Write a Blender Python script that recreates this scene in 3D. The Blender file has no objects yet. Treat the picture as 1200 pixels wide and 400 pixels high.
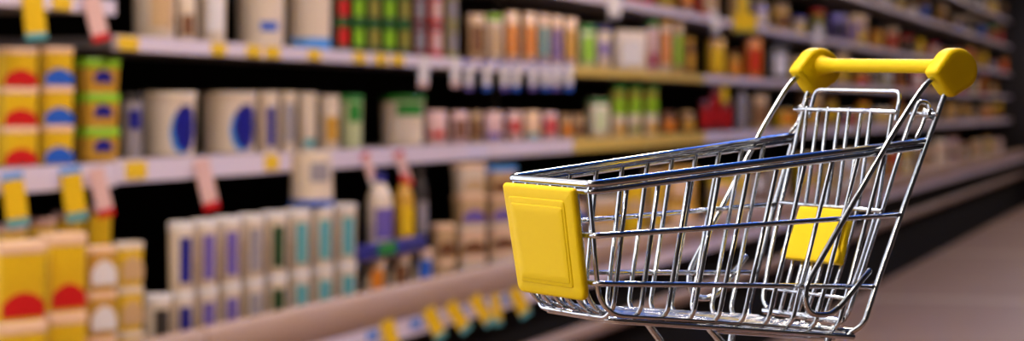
import bpy, math, random
from mathutils import Vector, Matrix
random.seed(7)
SC = bpy.context.scene
COL = SC.collection
pi = math.pi

# ------------------------------------------------------------------ camera
F_PX, CX, CY = 2200.0, 1000.0, 128.0          # focal length and principal point for a 1200 x 400 frame
CAM_H = 1.26
PHI = math.atan2(410.0, F_PX)                 # the view axis turns left of the aisle by this much
cam = bpy.data.cameras.new('camera')
cam.sensor_width = 36.0
cam.lens = F_PX / 1200.0 * 36.0
cam.shift_x = (600.0 - CX) / 1200.0
cam.shift_y = (CY - 200.0) / 1200.0
cam.clip_start = 0.02
cam.dof.use_dof = True
cam.dof.focus_distance = 0.815
cam.dof.aperture_fstop = 10.8
camo = bpy.data.objects.new('camera', cam)
camo.location = (0, 0, CAM_H)
camo.rotation_euler = (pi / 2, 0, PHI)
COL.objects.link(camo)
SC.camera = camo

# ------------------------------------------------------------------ world, exposure
w = bpy.data.worlds.new('world')
SC.world = w
w.use_nodes = True
w.node_tree.nodes['Background'].inputs[0].default_value = (0.75, 0.85, 1.0, 1)
w.node_tree.nodes['Background'].inputs[1].default_value = 1.0
SC.view_settings.view_transform = 'Standard'
SC.view_settings.look = 'None'
SC.view_settings.exposure = 0.0
SC.view_settings.gamma = 1.0
SC.view_settings.use_curve_mapping = False

# ------------------------------------------------------------------ helpers
def lin(c):
    return tuple(((v / 255) / 12.92 if v / 255 <= 0.04045 else ((v / 255 + 0.055) / 1.055) ** 2.4) for v in c)

MATS = {}
def mat(name, rgb, rough=0.5, metal=0.0, var=0.0, scale=30.0, spec=0.5, emit=0.0, bump=0.0, coat=0.0):
    if name in MATS:
        return MATS[name]
    m = bpy.data.materials.new(name)
    m.use_nodes = True
    nt = m.node_tree
    b = nt.nodes['Principled BSDF']
    c = (*lin(rgb), 1)
    b.inputs['Base Color'].default_value = c
    b.inputs['Roughness'].default_value = rough
    b.inputs['Metallic'].default_value = metal
    b.inputs['Specular IOR Level'].default_value = spec
    b.inputs['Coat Weight'].default_value = coat
    if emit:
        b.inputs['Emission Color'].default_value = c
        b.inputs['Emission Strength'].default_value = emit
    if var or bump:
        tc = nt.nodes.new('ShaderNodeTexCoord')
        nz = nt.nodes.new('ShaderNodeTexNoise')
        nz.inputs['Scale'].default_value = scale
        nz.inputs['Detail'].default_value = 4
        nt.links.new(tc.outputs['Object'], nz.inputs['Vector'])
        if var:
            mx = nt.nodes.new('ShaderNodeMix')
            mx.data_type = 'RGBA'
            mx.inputs['A'].default_value = (*[v * (1 - var) for v in c[:3]], 1)
            mx.inputs['B'].default_value = (*[min(1, v * (1 + var)) for v in c[:3]], 1)
            nt.links.new(nz.outputs['Fac'], mx.inputs['Factor'])
            nt.links.new(mx.outputs['Result'], b.inputs['Base Color'])
        if bump:
            bp = nt.nodes.new('ShaderNodeBump')
            bp.inputs['Strength'].default_value = bump
            bp.inputs['Distance'].default_value = 0.002
            nt.links.new(nz.outputs['Fac'], bp.inputs['Height'])
            nt.links.new(bp.outputs['Normal'], b.inputs['Normal'])
    MATS[name] = m
    return m

PAL = {'cream': (226, 203, 172), 'white': (232, 222, 212), 'yellow': (233, 186, 20), 'gold': (205, 150, 40), 'tan': (205, 165, 115),
       'brown': (120, 74, 42), 'green': (40, 130, 40), 'lime': (140, 190, 20), 'dark green': (22, 62, 22), 'red': (205, 22, 20),
       'orange': (230, 130, 25), 'navy': (22, 22, 120), 'blue': (40, 95, 190), 'teal': (90, 160, 160), 'pink': (226, 182, 168),
       'magenta': (170, 25, 80), 'violet': (110, 90, 160), 'grey': (150, 140, 140), 'dark': (50, 42, 36), 'peach': (240, 195, 150),
       'sky blue': (70, 150, 220), 'olive': (150, 140, 50), 'maroon': (110, 20, 30), 'pale green': (200, 205, 150)}
def pm(c):
    return mat('print ' + c, PAL[c], 0.42, var=0.06, scale=25)

def mesh_obj(name, V, F, material, parent=None, smooth=False):
    me = bpy.data.meshes.new(name)
    me.from_pydata([tuple(v) for v in V], [], F)
    me.update()
    if smooth:
        me.polygons.foreach_set('use_smooth', [True] * len(me.polygons))
    me.materials.append(material)
    o = bpy.data.objects.new(name, me)
    COL.objects.link(o)
    o.parent = parent
    return o

def autosmooth(o, ang=40):
    me = o.data
    me.polygons.foreach_set('use_smooth', [True] * len(me.polygons))
    me.set_sharp_from_angle(angle=math.radians(ang))
    return o

def empty(name, loc=(0, 0, 0), rz=0.0):
    o = bpy.data.objects.new(name, None)
    o.location = loc
    o.rotation_euler = (0, 0, rz)
    o.empty_display_size = 0.05
    COL.objects.link(o)
    return o

def tag(o, label, cat, group=None):
    o['label'] = label
    o['category'] = cat
    if group:
        o['group'] = group
    return o

def struct(o):
    o['kind'] = 'structure'
    return o

def box_vf(x0, x1, y0, y1, z0, z1):
    V = [(x, y, z) for x in (x0, x1) for y in (y0, y1) for z in (z0, z1)]
    F = [(0, 1, 3, 2), (4, 6, 7, 5), (0, 4, 5, 1), (2, 3, 7, 6), (0, 2, 6, 4), (1, 5, 7, 3)]
    return V, F

def box(name, x0, x1, y0, y1, z0, z1, material, parent=None):
    V, F = box_vf(x0, x1, y0, y1, z0, z1)
    return mesh_obj(name, V, F, material, parent)

def lathe(name, prof, material, parent=None, n=24, ang=35):
    """prof: (r, z) from bottom to top, closed with end caps where r > 0"""
    V, F = [], []
    for r, z in prof:
        for k in range(n):
            a = 2 * pi * k / n
            V.append((r * math.cos(a), r * math.sin(a), z))
    m = len(prof)
    for i in range(m - 1):
        for k in range(n):
            k2 = (k + 1) % n
            F.append((i * n + k, i * n + k2, (i + 1) * n + k2, (i + 1) * n + k))
    F.append(tuple(range(n - 1, -1, -1)))
    F.append(tuple((m - 1) * n + k for k in range(n)))
    return autosmooth(mesh_obj(name, V, F, material, parent), ang)

def curved_patch(name, rfun, z0, z1, a0, a1, material, parent, n=12, rows=3, t=0.0012, cut=None):
    """a printed label wrapped on a round body; cut(u, v) -> keeps cells"""
    V, F, idx = [], [], {}
    for j in range(rows + 1):
        z = z0 + (z1 - z0) * j / rows
        for i in range(n + 1):
            a = a0 + (a1 - a0) * i / n
            r = rfun(z) + t
            idx[i, j] = len(V)
            V.append((r * math.cos(a), r * math.sin(a), z))
    for j in range(rows):
        for i in range(n):
            if cut is None or cut((i + .5) / n, (j + .5) / rows):
                F.append((idx[i, j], idx[i + 1, j], idx[i + 1, j + 1], idx[i, j + 1]))
    return mesh_obj(name, V, F, material, parent, True)

def rrect(hw, hd, r, n=4):
    P = []
    for cx_, cy_, a0 in ((hw - r, hd - r, 0), (-hw + r, hd - r, pi / 2), (-hw + r, -hd + r, pi), (hw - r, -hd + r, 1.5 * pi)):
        for k in range(n + 1):
            a = a0 + pi / 2 * k / n
            P.append((cx_ + r * math.cos(a), cy_ + r * math.sin(a)))
    return P

def loft(name, rings, material, parent=None, ang=35):
    """rings: equal-length closed loops of 3-D points, capped at both ends"""
    n = len(rings[0])
    V = [p for r in rings for p in r]
    F = []
    for i in range(len(rings) - 1):
        for k in range(n):
            k2 = (k + 1) % n
            F.append((i * n + k, i * n + k2, (i + 1) * n + k2, (i + 1) * n + k))
    F.append(tuple(range(n - 1, -1, -1)))
    F.append(tuple((len(rings) - 1) * n + k for k in range(n)))
    return autosmooth(mesh_obj(name, V, F, material, parent), ang)

def bevel_box(name, x0, x1, y0, y1, z0, z1, b, material, parent=None):
    hx, hy = (x1 - x0) / 2, (y1 - y0) / 2
    cx_, cy_ = (x0 + x1) / 2, (y0 + y1) / 2
    def ring(ins, z):
        return [(cx_ + px, cy_ + py, z) for px, py in rrect(hx - ins, hy - ins, max(b * 0.6, 1e-4), 2)]
    return loft(name, [ring(b, z0), ring(0, z0 + b), ring(0, z1 - b), ring(b, z1)], material, parent, 50)

# ------------------------------------------------------------------ area lights added for the shop
def area(name, loc, rot, sx, sy, power, col, parent=None):
    l = bpy.data.lights.new(name, 'AREA')
    l.shape = 'RECTANGLE'
    l.size, l.size_y = sx, sy
    l.energy = power
    l.color = col
    o = bpy.data.objects.new(name, l)
    o.location = loc
    o.rotation_euler = rot
    COL.objects.link(o)
    if parent:
        o.parent = parent
    return o

# ------------------------------------------------------------------ the room
FLOOR_L, CEIL = 0.0, 3.7
X_WALL, X_RIGHT, Y_BACK, Y_END = -3.1, 3.2, -4.5, 27.0
m_floor = mat('floor vinyl', (146, 114, 92), 0.5, var=0.10, scale=2.0, bump=0.1)
m_joint = mat('floor joint', (176, 152, 134), 0.5)
m_dark = mat('dark case interior', (14, 12, 11), 0.9, spec=0.1)  # near-black: shade deep in and under the case put into the colour
m_wall = mat('dim painted wall', (70, 62, 58), 0.8, var=0.1, scale=3)
m_ceil = mat('blue painted ceiling', (38, 104, 205), 0.7, var=0.05, scale=2)
m_right = mat('dark facing wall', (40, 34, 32), 0.7, var=0.1, scale=3)

floor = struct(box('floor', X_WALL, X_RIGHT, Y_BACK, Y_END, -0.12, -0.002, m_joint))
slab_len = 4.0
yj = 12.35 - 4 * slab_len - 0.03
k = 0
ys = []
while yj < Y_END:
    ys.append(yj); yj += slab_len
for i, y0 in enumerate(ys):
    a, b = max(Y_BACK, y0 + 0.12), min(Y_END, y0 + slab_len - 0.12)
    if b > a:
        box('floor_slab', X_WALL, X_RIGHT, a, b, -0.002, 0.0, m_floor, floor)
struct(box('ceiling', X_WALL, X_RIGHT, Y_BACK, Y_END, CEIL, CEIL + 0.1, m_ceil))
struct(box('trim_3', -1.149, 0.1, Y_BACK, 1.5, 3.38, CEIL - 0.001, mat('white soffit', (225, 222, 218), 0.6, var=0.04, scale=3)))  # unseen white slab added for bright streaks in the leaning rods
struct(box('trim_2', 0.101, X_RIGHT, Y_BACK, 1.0, 3.45, CEIL - 0.001, mat('dark bulkhead', (42, 36, 34), 0.7, var=0.08, scale=3)))  # unseen dark slab added so the wires reflect black instead of ceiling blue
struct(box('trim_1', X_WALL, -1.15, Y_BACK, Y_END - 0.01, 3.38, CEIL - 0.001, mat('white soffit', (225, 222, 218), 0.6, var=0.04, scale=3)))  # unseen white strip added above the shelves for the wires to reflect
struct(box('wall_left', X_WALL - 0.1, X_WALL, Y_BACK, Y_END, 0, CEIL, m_wall))
struct(box('wall_right', X_RIGHT, X_RIGHT + 0.1, Y_BACK, Y_END, 0, CEIL, m_right))
struct(box('wall_end', X_WALL - 0.1, X_RIGHT + 0.1, Y_END, Y_END + 0.1, 0, CEIL, m_right))
# wall behind the camera, and unseen glowing windows added left to whiten the wires
wb = mesh_obj('wall_back', *box_vf(X_WALL - 0.1, X_RIGHT + 0.1, Y_BACK - 0.12, Y_BACK, 0, CEIL), m_wall)
struct(wb)
m_win = mat('daylit frosted glass', (235, 240, 255), 0.4, emit=1.5)  # emissive panes on the closed wall, standing in for daylight
m_frame = mat('window frame', (60, 58, 58), 0.5)
for i in range(4):
    ya = -4.25 + 1.82 * i
    yb = ya + 1.7
    wn = struct(box('window_%d' % (i + 1), X_WALL + 0.002, X_WALL + 0.012, ya, yb, 0.35, 3.3, m_win))
    for nm, q in (('window_frame', (ya - .06, ya, 0.29, 3.34)), ('window_frame', (yb, yb + .06, 0.29, 3.34)),
                  ('window_frame', (ya, yb, 3.3, 3.34)), ('window_sill', (ya, yb, .29, .35))):
        box(nm, X_WALL + 0.001, X_WALL + 0.06, q[0], q[1], q[2], q[3], m_frame, wn)

# unseen light panels added to whiten the stays, in the added white soffit over the window end of the aisle
m_panel = mat('soffit panel diffuser', (255, 250, 244), 0.4, emit=2.0)
for i in range(4):
    y = -3.4 + 1.75 * i
    r = empty('ceiling_panel_light', (-2.1, y, 3.38))
    tag(r, 'flat square light panel in the white soffit, %s from the back wall' % ['first', 'second', 'third', 'fourth'][i], 'lamp', 'soffit light panels')
    box('diffuser', -0.5, 0.5, -0.8, 0.8, -0.012, -0.004, m_panel, r)
    for q in ((-.53, -.5, -.83, .83), (.5, .53, -.83, .83), (-.5, .5, -.83, -.8), (-.5, .5, .8, .83)):
        box('frame', q[0], q[1], q[2], q[3], -0.018, -0.0005, m_frame, r)

# unseen pendant strip lights added along the aisle to light shelves and ceiling
m_lamp = mat('lamp housing', (200, 200, 200), 0.4)
m_tube = mat('lamp diffuser', (255, 236, 214), 0.4, emit=4.0)
WARM = (1.0, 0.80, 0.62)
lamp_y = [-2.5 + 3.2 * i for i in range(10)]
ordw = ['first', 'second', 'third', 'fourth', 'fifth', 'sixth', 'seventh', 'eighth', 'ninth', 'tenth', 'eleventh', 'twelfth',
        'thirteenth', 'fourteenth', 'fifteenth', 'sixteenth', 'seventeenth', 'eighteenth', 'nineteenth', 'twentieth']
for i, y in enumerate(lamp_y):
    r = empty('pendant_light', (-0.85, y, 3.0))
    tag(r, 'long pendant strip lamp over the aisle, %s from the shop front' % ordw[i], 'lamp', 'pendant lamps over the aisle')
    box('housing', -0.06, 0.06, -0.75, 0.75, -0.02, 0.03, m_lamp, r)
    box('diffuser', -0.05, 0.05, -0.74, 0.74, -0.035, -0.02, m_tube, r)
    for s in (-0.6, 0.6):
        box('rod', -0.005, 0.005, s - 0.005, s + 0.005, 0.03, 0.379 if i < 2 else CEIL - 3.0, m_lamp, r)
    area('lamp_down', (0, 0, -0.045), (0, 0, 0), 0.10, 1.48, (45 if i < 2 else 57) if i < 4 else 25, WARM, r)
    area('lamp_up', (0, 0, 0.04), (pi, 0, 0), 0.10, 1.48, 22 if i < 2 else 95 if i < 5 else 34, (0.8, 0.9, 1.0), r)  # cool uplight added to brighten the ceiling that the chrome reflects

# ------------------------------------------------------------------ pixel <-> aisle geometry (shelving stands along the aisle, x = -lateral)
def z_of(px, L):
    return F_PX * L / (math.cos(PHI) * (1410.0 - px))
def s_of(px, L):
    return (z_of(px, L) - L * math.sin(PHI)) / math.cos(PHI)
def px_of(s, L):
    return 1410.0 - F_PX * L / (math.cos(PHI) * (s * math.cos(PHI) + L * math.sin(PHI)))
def h_of(px, py, L):
    return CAM_H + (CY - py) * z_of(px, L) / F_PX
def theta(px):
    return math.atan2(CX - px, F_PX) + PHI

# ------------------------------------------------------------------ shelving
m_board = mat('shelf board', (120, 108, 100), 0.5)
m_rail = mat('white price rail', (222, 205, 210), 0.35, var=0.03, scale=8)
m_railb = mat('yellow price rail', (214, 178, 84), 0.4, var=0.05, scale=8)
m_bump = mat('brown case bumper', (172, 140, 118), 0.45, var=0.06, scale=6)
m_kick = mat('kick bumper', (150, 122, 102), 0.45, var=0.06, scale=6)
m_up = mat('dark upright', (44, 38, 36), 0.5)
m_ylab = mat('yellow price sticker', (236, 190, 20), 0.45)
m_blab = mat('blue price sticker', (70, 130, 205), 0.45)
LF = 2.48            # lateral distance of the shelf fronts
LT = 2.25            # lateral distance of the low case front
H_A, H_M, H_B, H_C, H_D = 0.173, -0.118, 0.478, 0.83, 1.16
H_TRAY = -0.59
Hc = CAM_H
secs = [(-60, 137), (137, 672), (672, 826), (826, 960), (960, 1070), (1070, 1140), (1140, 1185)]
sec_label = ['nearest dark shelving unit at the left edge, holding the yellow tubs',
             'long dark shelving unit with white rails and yellow stickers, holding the white tubs',
             'shelving unit with yellow price rails, just right of the long white-railed one',
             'shelving unit seen just left of the cart handle, beyond the yellow rails',
             'shelving unit seen behind the cart handle bar',
             'shelving unit seen right of the cart handle',
             'farthest shelving unit, beside the dark end panel']
UNITS = []
for i, (a, b) in enumerate(secs):
    s0, s1 = s_of(a, LF), s_of(b, LF)
    u = empty('shelving_unit', (0, s0, 0))
    tag(u, sec_label[i], 'shelf', 'refrigerated shelving units along the aisle')
    UNITS.append((u, s0, s1))
    ln = s1 - s0 - 0.004
    box('back_panel', -2.99, -2.95, 0, ln, 0.05, Hc + 1.62, m_dark, u)
    box('canopy', -2.95, -LF - 0.02, 0, ln, Hc + 1.56, Hc + 1.62, m_dark, u)
    box('upright', -2.95, -2.80, ln - 0.02, ln, Hc - 0.62, Hc + 1.56, m_up, u)
    hs = [H_M, H_A, H_B, H_C, H_D] if i else [H_M - 0.006, 0.252, 0.60, 0.95, 1.25]
    for j, h in enumerate(hs):
        rh = (0.055 if j == 0 else 0.036) if i else (0.055 if j == 0 else 0.034)
        bd = box('shelf_board', -2.95, -LF - 0.012, 0.0, ln - 0.02, Hc + h - 0.03, Hc + h - 0.006, m_board, u)
        box('price_rail', -LF - 0.012, -LF, 0.0, ln, Hc + h - rh, Hc + h, m_railb if (i == 2 and j in (0, 1)) else m_rail, bd)
    # low open case in front: floor, brown bumper, white strip, dark plinth, kick bumper
    box('case_floor', -2.95, -LT - 0.04, 0, ln, Hc + H_TRAY - 0.03, Hc + H_TRAY - 0.004, m_dark, u)
    bevel_box('case_bumper', -LT - 0.04, -LT, 0, ln, Hc - 0.605, Hc - 0.505, 0.008, m_bump, u)
    box('case_strip', -LT - 0.03, -LT + 0.006, 0, ln, Hc - 0.655, Hc - 0.607, m_rail, u)
    box('plinth', -2.95, -LT - 0.05, 0, ln, 0.0, Hc - 0.66, m_dark, u)  # near-black panel stands in for the shadow under the case
    bevel_box('kick_bumper', -LT - 0.05, -LT + 0.0, 0, ln, Hc - 0.86, Hc - 0.805, 0.01, m_kick, u)

# stickers on the price rails (parts of the unit that they are stuck to)
def sticker(ui, px, wpx, L, hc, hh, material):
    u, s0, s1 = UNITS[ui]
    s = s_of(px, L)
    wm = wpx * z_of(px, L) / F_PX / math.sin(theta(px))
    box('price_sticker', -L, -L + 0.003, s - s0 - wm / 2, s - s0 + wm / 2, Hc + hc - hh / 2, Hc + hc + hh / 2, material, u)
for px in (150, 256, 297, 319, 368, 421, 446, 466):
    sticker(1, px, 22 if px < 200 else 16 if px < 330 else 13, LF, H_A - 0.018, 0.03, m_ylab)
for px in (159, 318):
    sticker(1, px, 22 if px < 200 else 15, LF, H_M - 0.026, 0.04, m_ylab)
sticker(0, 72, 20, LF, 0.235, 0.03, m_ylab)
for px in (436, 487, 510, 540, 566, 590):
    sticker(1, px, 12, LT - 0.006, -0.622, 0.025, m_blab)
for px in (548, 568, 588, 603, 622, 636, 650, 664):
    sticker(1, px, 11, LF, H_A - 0.014, 0.02, mat('indigo price sticker', (80, 100, 190), 0.45))

# dark end panel closing the row
ep = empty('end_panel', (0, s_of(1186, LF), 0))
tag(ep, 'tall dark panel closing the far right end of the shelves', 'panel')
bevel_box('panel', -2.99, -1.6, 0.0, 0.08, 0.0, CEIL - 0.3, 0.006, m_up, ep)
box('foot', -2.99, -1.6, -0.02, 0.10, 0.0, 0.06, m_dark, ep)

# ------------------------------------------------------------------ groceries
COUNT = {}
PEND = []
def register(o, desc, cat, row, group):
    """desc is a full noun phrase; ordinals are given at the end when a phrase repeats in its row"""
    PEND.append((o, desc, cat, row, group))

ROWN = {'A': 'on upper shelf', 'M': 'on middle shelf', 'T': 'in low case', 'L': 'in left low case',
        'S': 'on left unit', 'B': 'on shelf above cart handle', 'C': 'on second highest shelf', 'D': 'on topmost shelf'}

def face_angle(px, k):
    return -k * (pi / 2 - theta(px))

def make_tub(px, W, H, base, L, body, lid, label, lv=(0.15, 0.8), span=1.2, flip=False, blob=False, nm='yogurt_tub'):
    r = W / 2
    o = empty(nm, (-L - r, s_of(px, L + r), base), face_angle(px, 0.62))
    rb = r * 0.9
    lh = min(0.018, H * 0.14)
    def Z(z):
        return H - z if flip else z
    def rr(z):
        zz = H - z if flip else z
        return rb + (r * 0.97 - rb) * zz / H
    prof = [(rb * .94, 0), (rb, 0.004), (r * 0.955, H - lh), (r * 0.95, H - lh * 0.5)]
    lp = [(r * 0.99, H - lh), (r, H - lh * 0.8), (r, H - 0.003), (r * .97, H), (r * .9, H), (r * 0.88, H - 0.003)]
    if flip:
        prof = [(p, H - z) for p, z in reversed(prof)]
        lp = [(p, H - z) for p, z in reversed(lp)]
    lathe('body', prof, pm(body), o, 20)
    lathe('lid', lp, pm(lid), o, 20)
    if label:
        c = None
        if blob:
            c = lambda u, v: (u - .5) ** 2 + (v - .5) ** 2 < .25
            curved_patch('crescent_label', rr, H * (lv[0] - .03), H * (lv[1] - .1), -span / 2 + .18, span / 2 + .1, pm('sky blue'), o, 14, 12, .0007, cut=c)
        curved_patch('printed_label', rr, H * lv[0], H * lv[1], -span / 2 + (.3 if blob else 0), span / 2 + (.3 if blob else 0), pm(label), o, 14 if blob else 8, 12 if blob else 2, cut=c)
    return o

def make_rect_tub(px, W, H, base, L, body, lid, label, lv=(0.1, 0.5), lidh=0.16, lw=.84):
    d_ang = (pi / 2 - theta(px)) * 0.5
    d = min(0.07, W * 0.55)
    wd = max(0.03, (W - d * math.sin(d_ang)) / math.cos(d_ang))
    ins = d / 2 * math.cos(d_ang) + wd / 2 * math.sin(d_ang)
    o = empty('margarine_tub', (-L - ins, s_of(px, L + ins), base), face_angle(px, 0.5))
    lh = H * lidh
    def ring(z, k, r=0.012):
        return [(x, y, z) for x, y in rrect(d / 2 * k, wd / 2 * k, min(r, d * .3), 4)]
    loft('body', [ring(0, .86), ring(0.004, .9), ring(H - lh, .955)], pm(body), o)
    loft('lid', [ring(H - lh, .98), ring(H - lh * .9, 1.0), ring(H - 0.003, 1.0), ring(H - 0.0005, .95)], pm(lid), o)
    if label:
        k0 = .9 + .055 * lv[0]
        k1 = .9 + .055 * lv[1]
        y0, y1 = -wd / 2 * lw, wd / 2 * lw
        z0, z1 = H * lv[0], H * lv[1]
        X0, X1 = d / 2 * k0, d / 2 * k1
        n = 6
        V, F = [], []
        for i in range(n + 1):
            y = y0 + (y1 - y0) * i / n
            arch = 1 - 0.45 * (2 * i / n - 1) ** 2
            for x, z in ((X0 + .0004, z0), (X0 + .0016, z0), (X0 + (X1 - X0) * arch + .0016, z0 + (z1 - z0) * arch), (X0 + (X1 - X0) * arch + .0004, z0 + (z1 - z0) * arch)):
                V.append((x, y, z))
        for i in range(n):
            for q in range(4):
                F.append((i * 4 + q, i * 4 + (q + 1) % 4, (i + 1) * 4 + (q + 1) % 4, (i + 1) * 4 + q))
        F += [(3, 2, 1, 0), tuple(n * 4 + q for q in range(4))]
        mesh_obj('printed_label', V, F, pm(label), o)
    return o

def make_carton(px, W, H, base, L, body, lid, label, lv=(0.15, 0.75), nm='carton'):
    d_ang = (pi / 2 - theta(px)) * 0.45
    d = min(0.045, W * 0.5)
    wd = max(0.03, (W - d * math.sin(d_ang)) / math.cos(d_ang))
    ins = d / 2 * math.cos(d_ang) + wd / 2 * math.sin(d_ang)
    o = empty(nm, (-L - ins, s_of(px, L + ins), base), face_angle(px, 0.55))
    bevel_box('body', -d / 2, d / 2, -wd / 2, wd / 2, 0, H, 0.0025, pm(body), o)
    if label:
        box('printed_label', d / 2 - .0005, d / 2 + .0012, -wd * .34, wd * .34, H * lv[0], H * lv[1], pm(label), o)
        box('side_print', -d * .32, d * .32, -wd / 2 - .0012, -wd / 2 + .0005, H * lv[0], H * lv[1], pm(label), o)
    if lid:
        box('top_band', -d / 2 - .001, d / 2 + .001, -wd / 2 - .001, wd / 2 + .001, H * .86, H * .985, pm(lid), o)
    return o

def make_can(px, W, H, base, L, body, lid, label, lv=(0.2, 0.8), nm='tin_can'):
    r = W / 2
    o = empty(nm, (-L - r, s_of(px, L + r), base), face_angle(px, 0.6))
    lathe('body', [(r * .96, 0), (r, .002), (r, .006), (r * .97, .008), (r * .97, H - .008)], pm(body), o, 16)
    lathe('lid', [(r * .97, H - .008), (r, H - .006), (r, H - .001), (r * .94, H), (r * .92, H - .003)], pm(lid or 'grey'), o, 16)
    if label:
        curved_patch('printed_label', lambda z: r * .972, H * lv[0], H * lv[1], -.75, .75, pm(label), o, 8, 2)
    return o

def make_bottle(px, W, H, base, L, body, lid, label, lv=(0.15, 0.55)):
    r = W / 2
    o = empty('bottle', (-L - r, s_of(px, L + r), base), face_angle(px, 0.6))
    lathe('body', [(r * .9, 0), (r, .006), (r, H * .62), (r * .93, H * .7), (r * .6, H * .81), (r * .38, H * .86), (r * .38, H * .9)], pm(body), o, 18, 60)
    lathe('cap', [(r * .42, H * .885), (r * .45, H * .89), (r * .45, H * .985), (r * .4, H)], pm(lid), o, 14)
    if label:
        curved_patch('printed_label', lambda z: r, H * lv[0], H * lv[1], -.8, .8, pm(label), o, 8, 2)
    return o

def make_jar(px, W, H, base, L, body, lid, label, lv=(0.15, 0.6)):
    r = W / 2
    o = empty('jar', (-L - r, s_of(px, L + r), base), face_angle(px, 0.6))
    lathe('body', [(r * .92, 0), (r, .006), (r, H * .7), (r * .8, H * .8), (r * .8, H * .83)], pm(body), o, 18, 50)
    lathe('lid', [(r * .86, H * .83), (r * .88, H * .84), (r * .88, H * .98), (r * .82, H)], pm(lid), o, 18)
    if label:
        curved_patch('printed_label', lambda z: r, H * lv[0], H * lv[1], -.8, .8, pm(label), o, 8, 2)
    return o

MK = {'tub': make_tub, 'rect': make_rect_tub, 'carton': make_carton, 'can': make_can, 'bottle': make_bottle, 'jar': make_jar}
NOUN = {'tub': 'round tub', 'rect': 'flat tub', 'carton': 'carton', 'can': 'tin can', 'bottle': 'bottle', 'jar': 'jar'}
CATN = {'tub': 'tub', 'rect': 'tub', 'carton': 'carton', 'can': 'can', 'bottle': 'bottle', 'jar': 'jar'}
def phrase(kind, body, lid, label):
    s = '%s %s' % (body, NOUN[kind])
    ex = []
    if lid and lid != body:
        ex.append({'carton': '%s top band', 'bottle': '%s cap'}.get(kind, '%s lid') % lid)
    if label and label != body:
        ex.append('%s print' % label)
    if ex:
        s += ', ' + ', '.join(ex) + ','
    return s

def place(row, kind, x0, x1, ytop, body, lid, label, tiers=1, base_h=None, L=None, setback=0.015, pick=None, **kw):
    L = L or ((2.325 if row == 'T' else LF) + setback)
    px = (x0 + x1) / 2
    hb = Hc + base_h
    wd = (x1 - x0) * z_of(px, L + .04) / F_PX * ({'rect': 1.22, 'tub': 1.04, 'carton': 1.05}.get(kind, 0.98) * (1.08 if row == 'T' else 1.0))
    Ht = h_of(px, ytop, L + .04) - hb
    Ht = min(Ht, {'A': .262, 'M': .248, 'S': .33, 'T': .46, 'L': .46, 'B': .3, 'C': .28, 'D': .3}[row])
    H = Ht / tiers
    for t in range(tiers):
        b2, l2, lb2 = pick(t) if pick else (body, lid, label)
        o = MK[kind](px, wd, H - 0.0008, hb + t * H + 0.0005, L, b2, l2, lb2, **kw)
        ph = phrase(kind, b2, l2, lb2)
        if tiers > 1:
            ph = {0: 'bottom', tiers - 1: 'top'}.get(t, 'middle') + ' ' + ph
        register(o, ph, CATN[kind], row, {'A': 'groceries on the upper shelf', 'M': 'groceries on the middle shelf', 'T': 'groceries in the low case',
                 'L': 'yellow tubs in the low case', 'S': 'stacked tubs on the left unit', 'B': 'groceries above the cart handle',
                 'C': 'groceries on the second highest shelf', 'D': 'groceries on the highest shelf'}[row])
    return o

# ---- left unit, middle shelf: yellow and lime-lidded stacks
bs = H_M - 0.0055
place('S', 'rect', -5, 40, 56, 'yellow', 'peach', 'red', 3, bs, lv=(.02, .45))
place('S', 'rect', 43, 83, 55, 'yellow', 'peach', 'blue', 3, bs, lv=(.02, .45))
place('S', 'rect', 92, 136, 69, 'gold', 'lime', 'navy', 3, bs, lv=(.3, .68), lidh=.27, lw=.5)
# ---- low case at far left
for (a, b, yt, n, col, ld, lb) in ((-12, 48, 283, 2, 'yellow', 'peach', 'red'), (49, 97, 273, 2, 'yellow', 'peach', 'red'),
                                   (98, 134, 288, 3, 'gold', 'peach', 'white'), (135, 166, 283, 3, 'yellow', 'cream', 'tan')):
    place('L', 'rect', a, b, yt, col, ld, lb, n, H_TRAY, 2.31, lv=(.05, .36) if lb == 'red' else (.15, .7))
for (a, b, yt) in ((-5, 28, 262), (30, 62, 255), (64, 96, 247), (98, 129, 240)):
    place('L', 'rect', a, b, yt, 'yellow', 'pink', None, 3, H_TRAY, 2.52)
# ---- upper shelf
A = lambda *a, **k: place('A', *a, base_h=H_A, **k)
A('tub', 157, 205, -35, 'cream', 'cream', 'tan')
A('carton', 207, 228, -25, 'cream', None, 'brown', lv=(.08, .4))
A('tub', 229, 264, -30, 'cream', 'cream', 'white')
A('tub', 277, 333, -35, 'cream', 'cream', 'blue', lv=(.2, .32), span=.8)
A('tub', 334, 388, -35, 'cream', 'white', 'sky blue', lv=(.0, .14), span=2.6)
for i, a in enumerate((391, 409, 427, 445, 463)):
    A('can', a, a + 17.5, -6, 'dark green', 'green', 'lime', 2, pick=lambda t, i=i: ('dark green', 'green', ('red', 'lime', 'olive', 'lime', 'olive')[i]))
A('can', 482, 498, -6, 'maroon', 'grey', 'grey', 2)
A('can', 500, 518, -6, 'red', 'teal', 'pink', 2)
A('can', 520, 536, -6, 'olive', 'grey', 'grey', 2)
A('carton', 546, 567, 17, 'tan', None, 'brown')
A('carton', 568, 588, 17, 'cream', 'lime', 'tan')
for a, b, c, t in ((590, 607, 'orange', 15), (611, 628, 'orange', 16), (631, 643, 'teal', 18), (645, 658, 'violet', 20), (660, 675, 'gold', 22)):
    A('carton', a, b, t, 'peach', None, c)
A('carton', 677, 697, 30, 'pale green', 'green', 'lime')
A('carton', 698, 715, 30, 'cream', 'navy', 'violet', lv=(.3, .6))
A('carton', 717, 757, 35, 'cream', None, 'white')
A('carton', 758, 770, 24, 'pink', 'green', 'magenta', lv=(.1, .35))
A('carton', 772, 786, 22, 'cream', 'gold', 'orange')
A('carton', 788, 800, 26, 'tan', None, 'lime')
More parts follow.
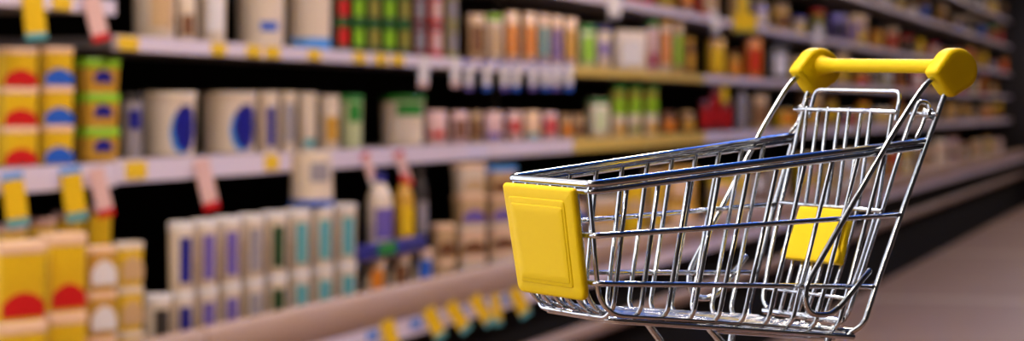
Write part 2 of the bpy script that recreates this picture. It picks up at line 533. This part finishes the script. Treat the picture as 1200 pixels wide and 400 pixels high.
A('jar', 801, 814, 45, 'brown', 'gold', 'gold')
A('carton', 828, 849, 46, 'gold', None, 'yellow')
A('jar', 851, 868, 60, 'gold', 'brown', 'orange')
A('carton', 872, 892, 45, 'orange', None, 'red')
# ---- middle shelf
M = lambda *a, **k: place('M', *a, base_h=H_M, **k)
M('tub', 141, 166, 110, 'grey', 'dark', 'navy', lv=(.45, .75))
M('tub', 168, 228, 108, 'cream', 'cream', 'navy', lv=(.08, .8), span=1.05, blob=True)
M('tub', 237, 299, 108, 'cream', 'cream', 'navy', lv=(.08, .8), span=1.05, blob=True)
M('tub', 301, 325, 108, 'cream', 'cream', 'navy', lv=(.1, .75), span=.9)
M('tub', 326, 346, 108, 'cream', 'cream', 'grey')
M('tub', 347, 370, 109, 'cream', 'cream', 'teal', lv=(.05, .2))
M('tub', 372, 397, 112, 'cream', 'cream', 'gold', lv=(.15, .6))
M('tub', 398, 424, 112, 'pale green', 'green', 'green', lv=(.5, .85))
M('tub', 446, 497, 112, 'cream', 'green', 'green', lv=(.6, .85), span=1.4)
M('carton', 499, 522, 130, 'pink', None, 'red', lv=(.2, .4))
M('carton', 526, 548, 131, 'pink', None, 'brown')
M('carton', 552, 563, 131, 'tan', None, 'brown')
M('carton', 565, 588, 131, 'pink', None, 'violet', lv=(.1, .3))
hb2 = h_of(611, 133, LF + .05) - Hc
M('carton', 592, 611, 131, 'pink', None, 'red', lv=(.3, .7))
M('carton', 612, 632, 131, 'peach', None, 'teal', lv=(.05, .25))
M('carton', 634, 652, 132, 'pink', None, 'red', lv=(.2, .8))
M('jar', 655, 670, 134, 'tan', 'tan', 'orange')
M('jar', 671, 685, 134, 'tan', 'tan', 'brown')
M('carton', 688, 713, 116, 'cream', 'green', 'pale green')
for a, lb in ((715, 'gold'), (734, 'olive'), (753, 'gold')):
    M('rect', a, a + 17, 101, 'cream', 'lime', lb, 2, pick=lambda t, lb=lb: (('cream', 'lime', lb), ('olive', 'green', 'lime'))[t])
M('jar', 773, 791, 131, 'brown', 'brown', 'orange')
M('jar', 794, 814, 131, 'brown', 'tan', 'gold')
for a in (820, 832.5, 845):
    M('carton', a, a + 11.5, 98 if a == 832.5 else 118, 'maroon', None, 'red')
M('bottle', 861, 876, 95, 'grey', 'dark', 'grey')
M('carton', 880, 898, 112, 'tan', None, 'brown')
# ---- low case: two tiers of white tubs and what stands on them
T = lambda *a, **k: place('T', *a, base_h=H_TRAY, **k)
cols = ['navy', 'violet', 'violet', 'grey', 'dark green', 'teal', 'teal', 'teal']
for i in range(8):
    a = 199 + 27.2 * i
    yt = 128 + 0.1098 * (1410 - a - 13)
    T('tub', a, a + 26.6, yt, 'cream', 'white', cols[i], 2, L=2.33, lv=(.12, .78), span=1.0)
T('tub', 171, 198, 128 + 0.1765 * (1410 - 185), 'cream', 'white', 'dark', L=2.33)
o = place('T', 'tub', 343, 388, 178, 'cream', 'blue', 'grey', base_h=-0.1098 * 2.37 / math.cos(PHI) + .001, L=2.33, flip=True, lv=(.45, .8), span=1.0)
h1 = -0.432
for a, b, lb in ((424, 450, 'orange'), (452, 478, 'brown'), (480, 506, 'blue')):
    place('T', 'tub', a, b, 128 + (-h1 * math.cos(PHI) / 2.38) * (1410 - (a + b) / 2), 'cream', 'peach', lb, base_h=H_TRAY)
# blue tray on the tubs, bottles on the tray
tl0, tl1 = s_of(420, 2.335), s_of(500, 2.335)
tr = empty('display_tray', (-2.335, (tl0 + tl1) / 2, Hc + h1 + 0.001))
tag(tr, 'flat navy tray with a green middle, standing on the low case tubs', 'tray')
hl = (tl1 - tl0) / 2
bevel_box('base', -0.12, 0, -hl, hl, 0, 0.012, .002, pm('navy'), tr)
bevel_box('rim', -0.01, 0, -hl, hl, 0.012, 0.045, .002, pm('navy'), tr)
box('green_sticker', 0, 0.0015, -hl * .45, hl * .05, 0.008, 0.042, pm('green'), tr)
hb = h1 + 0.0145
place('T', 'bottle', 431, 459, 203, 'cream', 'navy', 'violet', base_h=hb, setback=.035)
place('T', 'bottle', 463, 484, 204, 'gold', 'red', 'yellow', base_h=hb, setback=.035)
place('T', 'bottle', 486, 500, 194, 'dark', 'dark', 'grey', base_h=hb, setback=.035)
pk = lambda t: (('cream', 'peach', 'blue'), ('peach', 'cream', 'brown'), ('tan', 'peach', 'violet'), ('cream', 'peach', 'tan'))[t]
T('rect', 507, 531, 262, 'tan', 'peach', 'brown', 2)
T('rect', 533, 566, 192, 'cream', 'peach', 'brown', 4, pick=pk)
T('rect', 568, 602, 196, 'cream', 'sky blue', 'blue', 4, pick=lambda t: pk(t) if t < 3 else ('tan', 'sky blue', 'brown'))

# ---- further along the aisle: smaller groceries, one by one
pal_far = {'A': ['tan', 'brown', 'gold', 'orange', 'cream', 'red', 'dark', 'yellow', 'olive'], 'M': ['brown', 'tan', 'gold', 'maroon', 'grey', 'cream', 'orange', 'yellow'],
           'T': ['tan', 'cream', 'pink', 'brown', 'gold', 'yellow', 'peach'], 'B': ['tan', 'orange', 'gold', 'violet', 'cream', 'brown', 'dark', 'olive', 'red'],
           'C': ['tan', 'dark', 'cream', 'brown', 'green', 'gold'], 'D': ['tan', 'cream', 'brown', 'gold', 'dark']}
far_rows = [('A', 900, 1180, H_A), ('M', 904, 1180, H_M), ('T', 606, 1178, H_TRAY), ('B', 700, 1180, H_B), ('C', 985, 1180, H_C), ('D', 1110, 1180, H_D)]
for row, xa, xb, bh in far_rows:
    x = xa
    last = None
    while x < xb:
        zz = z_of(x, LF)
        wpx = random.choice((0.085, 0.1, 0.12, 0.14)) * F_PX / zz
        wpx = max(wpx, 9.0)
        if x + wpx > xb + 4:
            break
        H = random.uniform(0.11, 0.23) if row != 'T' else random.uniform(0.22, 0.33)
        P = pal_far[row]
        c = random.choice([q for q in P if q != last]); last = c
        lb = random.choice([q for q in P + ['yellow', 'red', 'white', 'blue'] if q != c])
        kd = random.choice(['carton', 'carton', 'jar', 'rect', 'can', 'tub'])
        mid = x + wpx / 2
        wm = wpx * z_of(mid, LF + .05) / F_PX
        sm = s_of(mid, (2.34 if row == 'T' else LF) + .015 + wm * .55)
        if any(sm - wm * .75 < u_[2] < sm + wm * .75 + .0 for u_ in UNITS):
            x += 1.5
            continue
        yt = CY - (bh + H) * F_PX / z_of(mid, (2.34 if row == 'T' else LF) + .055)
        ti = 2 if row == 'T' else 1
        place(row, kd, x, x + wpx, yt, c, random.choice(P) if kd != 'carton' else None, lb, ti, bh)
        x += wpx * random.choice((1.03, 1.05, 1.1, 1.35))

# ---- hanging price tags
def price_tag(px, ytop, ybot, wpx, tilt, card, end, desc, L=LF, head=None):
    z = z_of(px, L - .01)
    W = wpx * z / F_PX
    H = (ybot - ytop) * z / F_PX / math.cos(tilt)
    o = empty('price_tag', (-L + .008 + W / 2 * abs(math.sin(face_angle(px, 0.55))), s_of(px, L - .008), h_of(px, ytop, L - .008)))
    o.rotation_euler = (0, 0, face_angle(px, 0.55))
    o2 = o
    R_ = Matrix.Rotation(tilt, 4, 'X')
    def bx(name, z0, z1, material, t=.0012):
        V, F = box_vf(-t, t, -W / 2, W / 2, z0, z1)
        V = [R_ @ Vector(v) for v in V]
        return mesh_obj(name, V, F, material, o2)
    bx('card', -H * .84, -H * .12 if head else 0, pm(card))
    bx('end_band', -H, -H * .84, pm(end), .0014)
    if head:
        bx('head_band', -H * .12, 0, pm(head), .0014)
    register(o, desc, 'price tag', 'tags', 'price tags hanging from the shelf rails')
    return o

price_tag(32, -6, 47, 25, .10, 'yellow', 'teal', 'yellow price tag with blue end at the top left corner')
price_tag(101, -4, 48, 21, .26, 'pink', 'red', 'pale price tag with red end, hanging above the lime-lidded tubs')
price_tag(8, 203, 267, 26, .12, 'yellow', 'teal', 'yellow price tag at the left edge below the yellow tubs', head='sky blue')
price_tag(76, 196, 260, 25, .14, 'yellow', 'teal', 'yellow price tag with blue ends below the blue-printed yellow tubs', head='sky blue')
price_tag(107, 198, 255, 20, .24, 'pink', 'red', 'pale price tag with red end beside two yellow tags below the lime-lidded tubs')
price_tag(230, 187, 247, 20, .24, 'pink', 'red', 'pale price tag with red end between the two big white tubs', head='pink')
price_tag(424, 180, 216, 11, .36, 'pink', 'white', 'pale price tag with pink head left of the bottle cap', head='red')
price_tag(463, 178, 219, 12, .36, 'pink', 'red', 'pale price tag with red end above the yellow bottle', head='red')
price_tag(494, 66, 102, 12, -.05, 'white', 'pink', 'white price tag below the maroon cans')
price_tag(530, 68, 102, 11, .03, 'white', 'pink', 'white price tag below the olive cans')
for i, px in enumerate((548, 568, 588, 603, 622, 636, 650, 664)):
    price_tag(px, 70, 106, 9, .04 * ((i % 3) - 1), 'white', 'blue' if i % 2 else 'violet',
              'white price tag with blue end, %s from left in the cluster under the peach cartons' % ordw[i], head='violet')
price_tag(714, -6, 21, 16, .05, 'white', 'grey', 'white price tag hanging above the big cream carton')
price_tag(832, 12, 40, 11, .2, 'white', 'grey', 'white price tag left of the wide yellow tag')
price_tag(862, 16, 38, 34, .0, 'yellow', 'olive', 'wide yellow price tag near the top, left of the cart handle')
price_tag(954, 34, 56, 10, .1, 'white', 'pink', 'white price tag above the left end of the cart handle')
for px in (960, 1075, 1100):
    pass
for i, (px, a, b, wd, tl) in enumerate(((448, 376, 412, 18, .28), (497, 362, 398, 17, .46), (522, 356, 390, 17, .62), (550, 348, 382, 16, .62), (577, 345, 382, 12, .1), (597, 339, 372, 16, .5))):
    price_tag(px, a, b, wd, tl, 'yellow', 'teal', 'yellow price tag with blue end, %s from left along the low case front' % ordw[i], L=LT - .003)
for i, (px, y) in enumerate(((846, 122), (1006, 53), (1076, 66))):
    price_tag(px, y - 20, y, 8, .05, 'yellow', 'olive', ['small yellow price tag under the red cartons', 'small yellow price tag just above the handle bar',
              'small yellow price tag left of the right handle end'][i])

# ---- labels, with ordinals where a phrase repeats in its row
from collections import defaultdict
grp = defaultdict(list)
for it in PEND:
    grp[(it[3], it[1])].append(it)
def onum(i):
    return ordw[i] if i < 20 else '%dth' % (i + 1)
for (row, desc), its in grp.items():
    its.sort(key=lambda it: it[0].location.y)
    for i, (o, d_, cat, r_, g) in enumerate(its):
        if row == 'tags':
            lb = d_
        elif len(its) == 1:
            lb = '%s %s' % (d_, ROWN[row])
        else:
            lb = '%s %s, %s from left' % (d_, ROWN[row], onum(i))
        tag(o, lb, cat, g)

# ------------------------------------------------------------------ the cart
U = 0.007                                       # metres per cart unit
WR = Matrix(((0.544066, -0.834368, 0.088439), (0.829477, 0.550738, 0.093036), (-0.126333, 0.022741, 0.991727)))
WT = Vector((-0.26955776, 0.74937131, 1.22984111))
LEV = -0.1502611449                             # the basket frame leans back by this angle on its wheels
RY = Matrix(((math.cos(LEV), 0, -math.sin(LEV)), (0, 1, 0), (math.sin(LEV), 0, math.cos(LEV))))
ORG = Vector((13.0, 0, -17.5))
TABLE_H = 1.072
def L3(p):
    return (RY @ Vector(p) - ORG) * U
def world_of(p):
    return WT + U * (WR @ Vector(p))
RW = WR @ RY.transposed()
cart = empty('shopping_cart')
mw = RW.to_4x4()
mw.translation = WT + U * (RW @ ORG)
cart.matrix_world = mw
tag(cart, 'small chrome wire shopping cart with yellow front panel, child flap and handle', 'shopping cart')
m_chrome = mat('chrome wire', (200, 204, 208), 0.07, metal=1.0)
m_yel = mat('yellow plastic', (228, 193, 0), 0.5, spec=0.18, bump=0.05, scale=200)
m_wheel = mat('black rubber', (30, 30, 30), 0.5)

def fillet(P, rad, n=5):
    P = [Vector(p) for p in P]
    out = [P[0]]
    for i in range(1, len(P) - 1):
        a, b, c = P[i - 1], P[i], P[i + 1]
        u, v = (a - b), (c - b)
        lu, lv_ = u.length, v.length
        u.normalize(); v.normalize()
        r = rad if not isinstance(rad, (list, tuple)) else rad[i - 1]
        t = min(r, lu * .48, lv_ * .48)
        p0, p2 = b + u * t, b + v * t
        for k in range(n + 1):
            q = k / n
            out.append(p0 * (1 - q) ** 2 + b * 2 * q * (1 - q) + p2 * q * q)
    out.append(P[-1])
    return out

def tube(name, pts, r, material, parent, n=10, rf=None, raw=False):
    P = [Vector(p) if raw else L3(p) for p in pts]
    rr = r * U
    V, F = [], []
    t0 = (P[1] - P[0]).normalized()
    nrm = t0.orthogonal().normalized()
    prev = t0
    m = len(P)
    for i, p in enumerate(P):
        if i == 0: t = t0
        elif i == m - 1: t = (P[-1] - P[-2]).normalized()
        else: t = ((P[i + 1] - p).normalized() + (p - P[i - 1]).normalized()).normalized()
        ax = prev.cross(t)
        if ax.length > 1e-7:
            nrm = Matrix.Rotation(prev.angle(t), 3, ax.normalized()) @ nrm
        prev = t
        bn = t.cross(nrm).normalized()
        ri = rr * (rf[i] if rf else 1)
        for k in range(n):
            a = 2 * pi * k / n
            V.append(p + nrm * ri * math.cos(a) + bn * ri * math.sin(a))
    for i in range(m - 1):
        for k in range(n):
            k2 = (k + 1) % n
            F.append((i * n + k, i * n + k2, (i + 1) * n + k2, (i + 1) * n + k))
    # rounded ends
    for end in (0, m - 1):
        c = P[end]
        t = (P[1] - P[0]).normalized() * -1 if end == 0 else (P[-1] - P[-2]).normalized()
        ring = [end * n + k for k in range(n)]
        re = rr * (rf[end] if rf else 1)
        base = len(V)
        for k in range(n):
            V.append(c + (V[ring[k]] - c) * .6 + t * re * .55)
        V.append(c + t * re * .75)
        for k in range(n):
            k2 = (k + 1) % n
            q = (ring[k], ring[k2], base + k2, base + k)
            F.append(q if end else q[::-1])
            tri = (base + k, base + k2, base + n)
            F.append(tri if end else tri[::-1])
    return autosmooth(mesh_obj(name, V, F, material, parent), 60)

# geometry of the basket in cart units (x to the rear, y to the far side, z up)
def rim_y(x): return 4.05 + 0.0845 * x
def rim_z(x): return 0.216 * x
def bot_y(x): return 3.45 + 0.0863 * x
XR = 26.25
for nm, dz, r in (('rim_rod', 0.0, 0.23), ('lower_rim_rod', -0.45, 0.18)):
    P = [(XR + dz * .3, rim_y(XR), rim_z(XR) + dz), (0.05, rim_y(0), dz), (0.05, -rim_y(0), dz), (XR + dz * .3, -rim_y(XR), rim_z(XR) + dz)]
    tube(nm, fillet(P, .75, 7), r, m_chrome, cart, 12)
# side wires, each a U that runs down one side, across the floor and up the other
for k in range(10):
    xt, xb = 4.87 + 2.24 * (k - 1), 8.94 + 1.97 * (k - 3)
    yt, yb = rim_y(xt) - .12, bot_y(xb)
    zt = rim_z(xt) - .42
    for s in (1, -1):
        P = [(xt, s * yt, zt), (xb, s * yb, -7.05), (xb - .05, s * (yb - .55), -7.72), (xb - .05, s * .02, -7.75)]
        tube('side_wire', fillet(P, [.3, .3], 3), .155, m_chrome, cart, 8)
# long side rods that run round the front
def ring_rod(name, xf, yf, zf, xr, yr, zr, r):
    P = [(xr, yr, zr), (xf, yf, zf), (xf, -yf, zf), (xr, -yr, zr)]
    tube(name, fillet(P, .6, 6), r, m_chrome, cart, 10)
ring_rod('side_rod', .75, 4.12, -2.95, 24.75, 6.1, .5, .175)
ring_rod('side_rod', 1.55, 3.92, -5.72, 23.4, 5.75, -4.46, .175)
# front wires that bend under and run back along the floor
for j in range(7):
    y = 3.3 - 1.15 * j
    yt = y * 1.06
    P = [(.1, yt, -.25), (1.95, y, -6.65), (3.1, y * 1.01, -7.52), (22.6, y * 1.32, -7.5)]
    tube('front_wire', fillet(P, [.7, .7], 4), .15, m_chrome, cart, 8)
for s in (1, -1):
    tube('under_rod', [(11.3, s * 3.2, -8.12), (21.8, s * 3.9, -8.15)], .17, m_chrome, cart, 10)
tube('floor_rod', fillet([(22.3, 5.2, -7.88), (3.3, 3.4, -7.84), (3.3, -3.4, -7.84), (22.3, -5.2, -7.88)], 1.0, 6), .2, m_chrome, cart, 10)
# rear uprights: one U from handle end to handle end under the rear of the basket
P = [(27.75, 6.68, 10.0), (27.46, 6.62, 9.31), (26.33, 6.42, 5.77), (24.73, 6.12, .53), (23.35, 5.78, -4.46), (22.75, 5.62, -7.0), (22.1, 4.7, -7.9)]
Pm = [(a, -b, c) for a, b, c in reversed(P)]
tube('rear_upright', fillet(P + Pm, [1, 1, 1, 1, .5, .5, .5, .5, 1, 1, 1, 1], 4), .2, m_chrome, cart, 12)
# diagonal handle stays with hooked lower ends
for s in (1, -1):
    P = [(26.9, 6.6, 10.6), (25.2, 6.5, 9.25), (22.8, 6.3, 5.6), (16.85, 5.65, -4.9), (17.3, 5.65, -6.55), (19.6, 5.75, -6.55), (22.35, 6.0, -3.42)]
    P = [(a, s * b, c) for a, b, c in P]
    tube('handle_stay', fillet(P, [1.8, 1.0, .9, .9, 1.2], 6), .2, m_chrome, cart, 12)
# rear gate: top rod, wires, side frames, cross rods, loop
tube('gate_top_rod', [(24.55, 4.95, 7.38), (24.55, -4.88, 7.38)], .17, m_chrome, cart, 10)
for j in range(8):
    y = 3.65 - 1.045 * j
    if j == 7: y = -4.45
    P = [(24.5 + (.12 if j % 2 else .0), y, 7.5), (24.3, y * .97, .75), (23.5, y * .9, -3.3), (22.5, y * .82, -6.9)]
    tube('gate_wire', fillet(P, 1.5, 4), .145, m_chrome, cart, 8)
for s in (1, -1):
    P = [(26.6, s * 6.2, 7.6), (26.75, s * 5.75, 8.3), (26.1, s * 5.45, 8.35), (25.4, s * 5.2, 6.1), (24.2, s * 4.92, .8), (23.3, s * 4.56, -3.3), (22.7, s * 4.2, -6.3), (22.9, s * 3.5, -7.1)]
    tube('gate_frame', fillet(P, [.4, .5, .8, 1, 1, .8], 4), .165, m_chrome, cart, 10)
    tube('hinge_pin', [(26.57, s * 6.75, 7.55), (26.45, s * 4.4, 7.5)], .13, m_chrome, cart, 10)
    # hinge coil round the pin
    co = []
    for q in range(41):
        a = 2 * pi * q / 10
        co.append((26.52 + .33 * math.cos(a), s * (5.75 + .6 * q / 40), 7.54 + .33 * math.sin(a)))
    tube('hinge_coil', co, .1, m_chrome, cart, 6)
    tube('rim_hook', fillet([(26.3, s * 5.95, 7.2), (25.9, s * 6.0, 6.3), (25.5, s * 6.1, 5.8)], .3), .15, m_chrome, cart, 8)
tube('gate_cross_rod', [(24.05, 4.9, .62), (24.05, -4.9, .62)], .14, m_chrome, cart, 10)
tube('gate_cross_rod', [(22.75, 4.0, -5.45), (22.75, -4.0, -5.45)], .12, m_chrome, cart, 10)
tube('gate_bottom_rod', [(22.55, 3.75, -7.0), (22.55, -3.75, -7.0)], .24, m_chrome, cart, 10)
P = [(25.35, 4.25, 6.9), (25.65, 4.15, 8.92), (25.65, -4.1, 8.92), (25.35, -4.2, 6.9)]
tube('gate_loop', fillet(P, .55, 6), .15, m_chrome, cart, 10)
# bottom frame on four casters
CAST = []
for s in (1, -1):
    P = [(11.3, s * 3.2, -8.0), (13.3, s * 3.4, -9.6), (19.5, s * 4.4, -16.8)]
    tube('leg', fillet(P, .8, 5), .24, m_chrome, cart, 10)
    P = [(20.6, s * 4.6, -8.0), (19.9, s * 4.45, -16.6), (4.6, s * 3.2, -14.4)]
    tube('leg', fillet(P, .8, 5), .24, m_chrome, cart, 10)
    for x, y in ((4.9, s * 3.2), (19.4, s * 4.4)):
        zt = -14.45 if x < 10 else -16.55
        # drop a wheel so that it stands on the table
        RWH = 1.15
        zc = zt - 1.6
        for _ in range(30):
            g = world_of((x, y, zc)).z - RWH * U - TABLE_H
            zc -= g / U
        tube('caster_fork', [(x, y, zt), (x, y, zc + RWH + .15)], .3, m_chrome, cart, 10)
        for q in (-.42, .42):
            tube('caster_fork', [(x, y, zc + RWH + .2), (x, y + q, zc + RWH * .7), (x, y + q, zc)], .12, m_chrome, cart, 8)
        c0, c1 = L3((x, y - .3, zc)), L3((x, y + .3, zc))
        tube('wheel', [c0, c0 + (c1 - c0) * .15, c0 + (c1 - c0) * .85, c1], RWH, m_wheel, cart, 20, rf=[.9, 1, 1, .9], raw=True)
tube('frame_cross_rod', [(19.7, 4.4, -16.7), (19.7, -4.4, -16.7)], .22, m_chrome, cart, 10)

# plates: outline in a plane, thickness along a normal, with a rounded edge
def plate(name, outline, o0, eu, ev, en, t, bev, material, parent, ang=35, front_only=False):
    o0, eu, ev, en = Vector(o0), Vector(eu).normalized(), Vector(ev).normalized(), Vector(en).normalized()
    n = len(outline)
    def inset(d):
        out = []
        for i in range(n):
            a, b, c = Vector(outline[i - 1]), Vector(outline[i]), Vector(outline[(i + 1) % n])
            d1, d2 = (b - a), (c - b)
            n1, n2 = Vector((-d1.y, d1.x)), Vector((-d2.y, d2.x))
            if n1.length > 1e-9: n1.normalize()
            if n2.length > 1e-9: n2.normalize()
            v = (n1 + n2)
            if v.length > 1e-6: v.normalize()
            k = 1 / max(.5, v.dot(n1))
            out.append(b + v * d * min(k, 1.5))
        return out
    steps = [(bev, 0), (bev * .3, bev * .3), (0, bev)] if not front_only else [(0, 0)]
    steps += [(0, t - bev), (bev * .12, t - bev * .6), (bev * .4, t - bev * .22), (bev, t)]
    rings = []
    for d, h in steps:
        rings.append([L3(o0 + eu * p.x + ev * p.y + en * h) for p in inset(d)])
    q = inset(bev)                               # a flat inner ring keeps the face level under smooth shading
    cq = sum(q, Vector((0, 0))) / n
    rings.append([L3(o0 + eu * p.x + ev * p.y + en * t) for p in [cq + (a_ - cq) * .8 for a_ in q]])
    return loft(name, rings, material, parent, ang)

def round_poly(P, rad, n=5):
    """closed 2-D polygon (counter-clockwise) with rounded corners"""
    out = []
    m = len(P)
    for i in range(m):
        a, b, c = Vector(P[i - 1]), Vector(P[i]), Vector(P[(i + 1) % m])
        u, v = a - b, c - b
        lu, lv_ = u.length, v.length
        u.normalize(); v.normalize()
        r = rad[i] if isinstance(rad, (list, tuple)) else rad
        t = min(r, lu * .48, lv_ * .48)
        for k in range(n + 1):
            q = k / n
            out.append((b + u * t) * (1 - q) ** 2 + b * 2 * q * (1 - q) + (b + v * t) * q * q)
    return out

# front panel
pt, pb = Vector((-.82, 0, -.36)), Vector((1.22, 0, -6.86))
ev = (pt - pb).normalized()
eu = Vector((0, -1, 0))                        # to the near side
en = eu.cross(ev)                              # forward, out of the basket
if en.x > 0: en = -en
hgt = (pt - pb).length
out = round_poly([(-3.3, 0), (3.3, 0), (3.5, hgt), (-3.5, hgt)], [.55, .55, .3, .3])
fp = plate('front_panel', out, pb - en * .42, eu, ev, en, .5, .22, m_yel, cart)
# raised frame line and raised field on the panel
o2 = round_poly([(-2.75, .75), (2.45, .75), (2.6, hgt - .75), (-2.9, hgt - .75)], .25)
o2p = plate('raised_field', o2, pb + en * .05, eu, ev, en, .09, .07, m_yel, fp, front_only=True)
o3 = round_poly([(-2.55, 1.0), (2.25, 1.0), (2.4, hgt - 1.15), (-2.7, hgt - 1.15)], .2)
plate('inner_field', o3, pb + en * .1, eu, ev, en, .085, .06, m_yel, fp, front_only=True)

# child flap on the gate
ft, fb = Vector((23.75, 0, .42)), Vector((22.75, 0, -3.3))
ev2 = (ft - fb).normalized()
en2 = eu.cross(ev2)
if en2.x > 0: en2 = -en2
hh = (ft - fb).length
out = round_poly([(-2.75, .0), (2.75, 0), (2.75, .75), (2.3, 1.35), (2.3, hh), (-2.3, hh), (-2.3, 1.35), (-2.75, .75)], [.35, .35, .2, .2, .15, .15, .2, .2])
fl = plate('child_flap', out, fb, eu, ev2, en2, .35, .12, m_yel, cart)
plate('flap_rib', round_poly([(-2.7, .1), (2.7, .1), (2.3, hh - .5), (-2.3, hh - .5)], .2), fb - en2 * .55, eu, ev2, en2, .5, .12, m_yel, fl)

# handle: bar flaring into two shield-shaped ends
HC = Vector((28.0, 0, 10.78))
N = 25
bp, rf = [], []
for i in range(N):
    q = -1 + 2 * i / (N - 1)
    y = q * 6.3
    e = max(0, abs(y) - 4.6) / 1.7
    bp.append((HC.x - .15, y, HC.z + .2)); rf.append(1 + .75 * e ** 2)
hb_ = tube('handle_bar', bp, .5, m_yel, cart, 20, rf=rf)
arc = []
for k in range(25):
    a = math.radians(-42 + k * (140 + 42) / 24)
    arc.append((.12 + 1.85 * math.cos(a), .05 + 1.46 * math.sin(a)))
poly = [Vector(p) for p in arc] + [Vector((-2.2, -.12)), Vector((-2.45, -.55)), Vector((-.95, -1.72)), Vector((-.5, -1.95)), Vector((-.15, -1.9))]
poly = round_poly(poly, .3, 3)
for s in (1, -1):
    # outline plane is x-z; thickness along y, outer face away from the bar
    yi = 6.0
    eu3, ev3, en3 = Vector((1, 0, 0)), Vector((0, 0, 1)), Vector((0, s, 0))
    ol = poly if s < 0 else [Vector(p) for p in poly]
    k_ = plate('handle_end', ol, (HC.x, s * yi, HC.z), eu3, ev3, en3, 1.25, .28, m_yel, cart, 60)

# table that carries the small cart (its top is just below the picture)
ctr = world_of((12.5, 0, -18))
tb = empty('display_table', (ctr.x, ctr.y, 0))
tag(tb, 'round tan wooden pedestal table under the small shopping cart', 'table')
m_wood = mat('tan table wood', (112, 82, 66), 0.45, var=0.12, scale=9)
lathe('table_top', [(0.20, TABLE_H - .03), (0.212, TABLE_H - .026), (0.215, TABLE_H - .006), (0.208, TABLE_H)], m_wood, tb, 48)
lathe('pedestal', [(0.05, 0.03), (0.03, 0.06), (0.025, 0.5), (0.03, TABLE_H - .05), (0.09, TABLE_H - .03)], m_up, tb, 20)
lathe('foot', [(0.2, 0.0), (0.2, 0.015), (0.06, 0.03)], m_up, tb, 32)

# plates may be wound either way: make all normals point outwards
import bmesh
for o in list(COL.objects):
    if o.type == 'MESH' and o.parent is not None and (o.parent == cart or o.parent in (fp, fl)):
        bm = bmesh.new(); bm.from_mesh(o.data)
        bmesh.ops.recalc_face_normals(bm, faces=bm.faces)
        bm.to_mesh(o.data); bm.free()
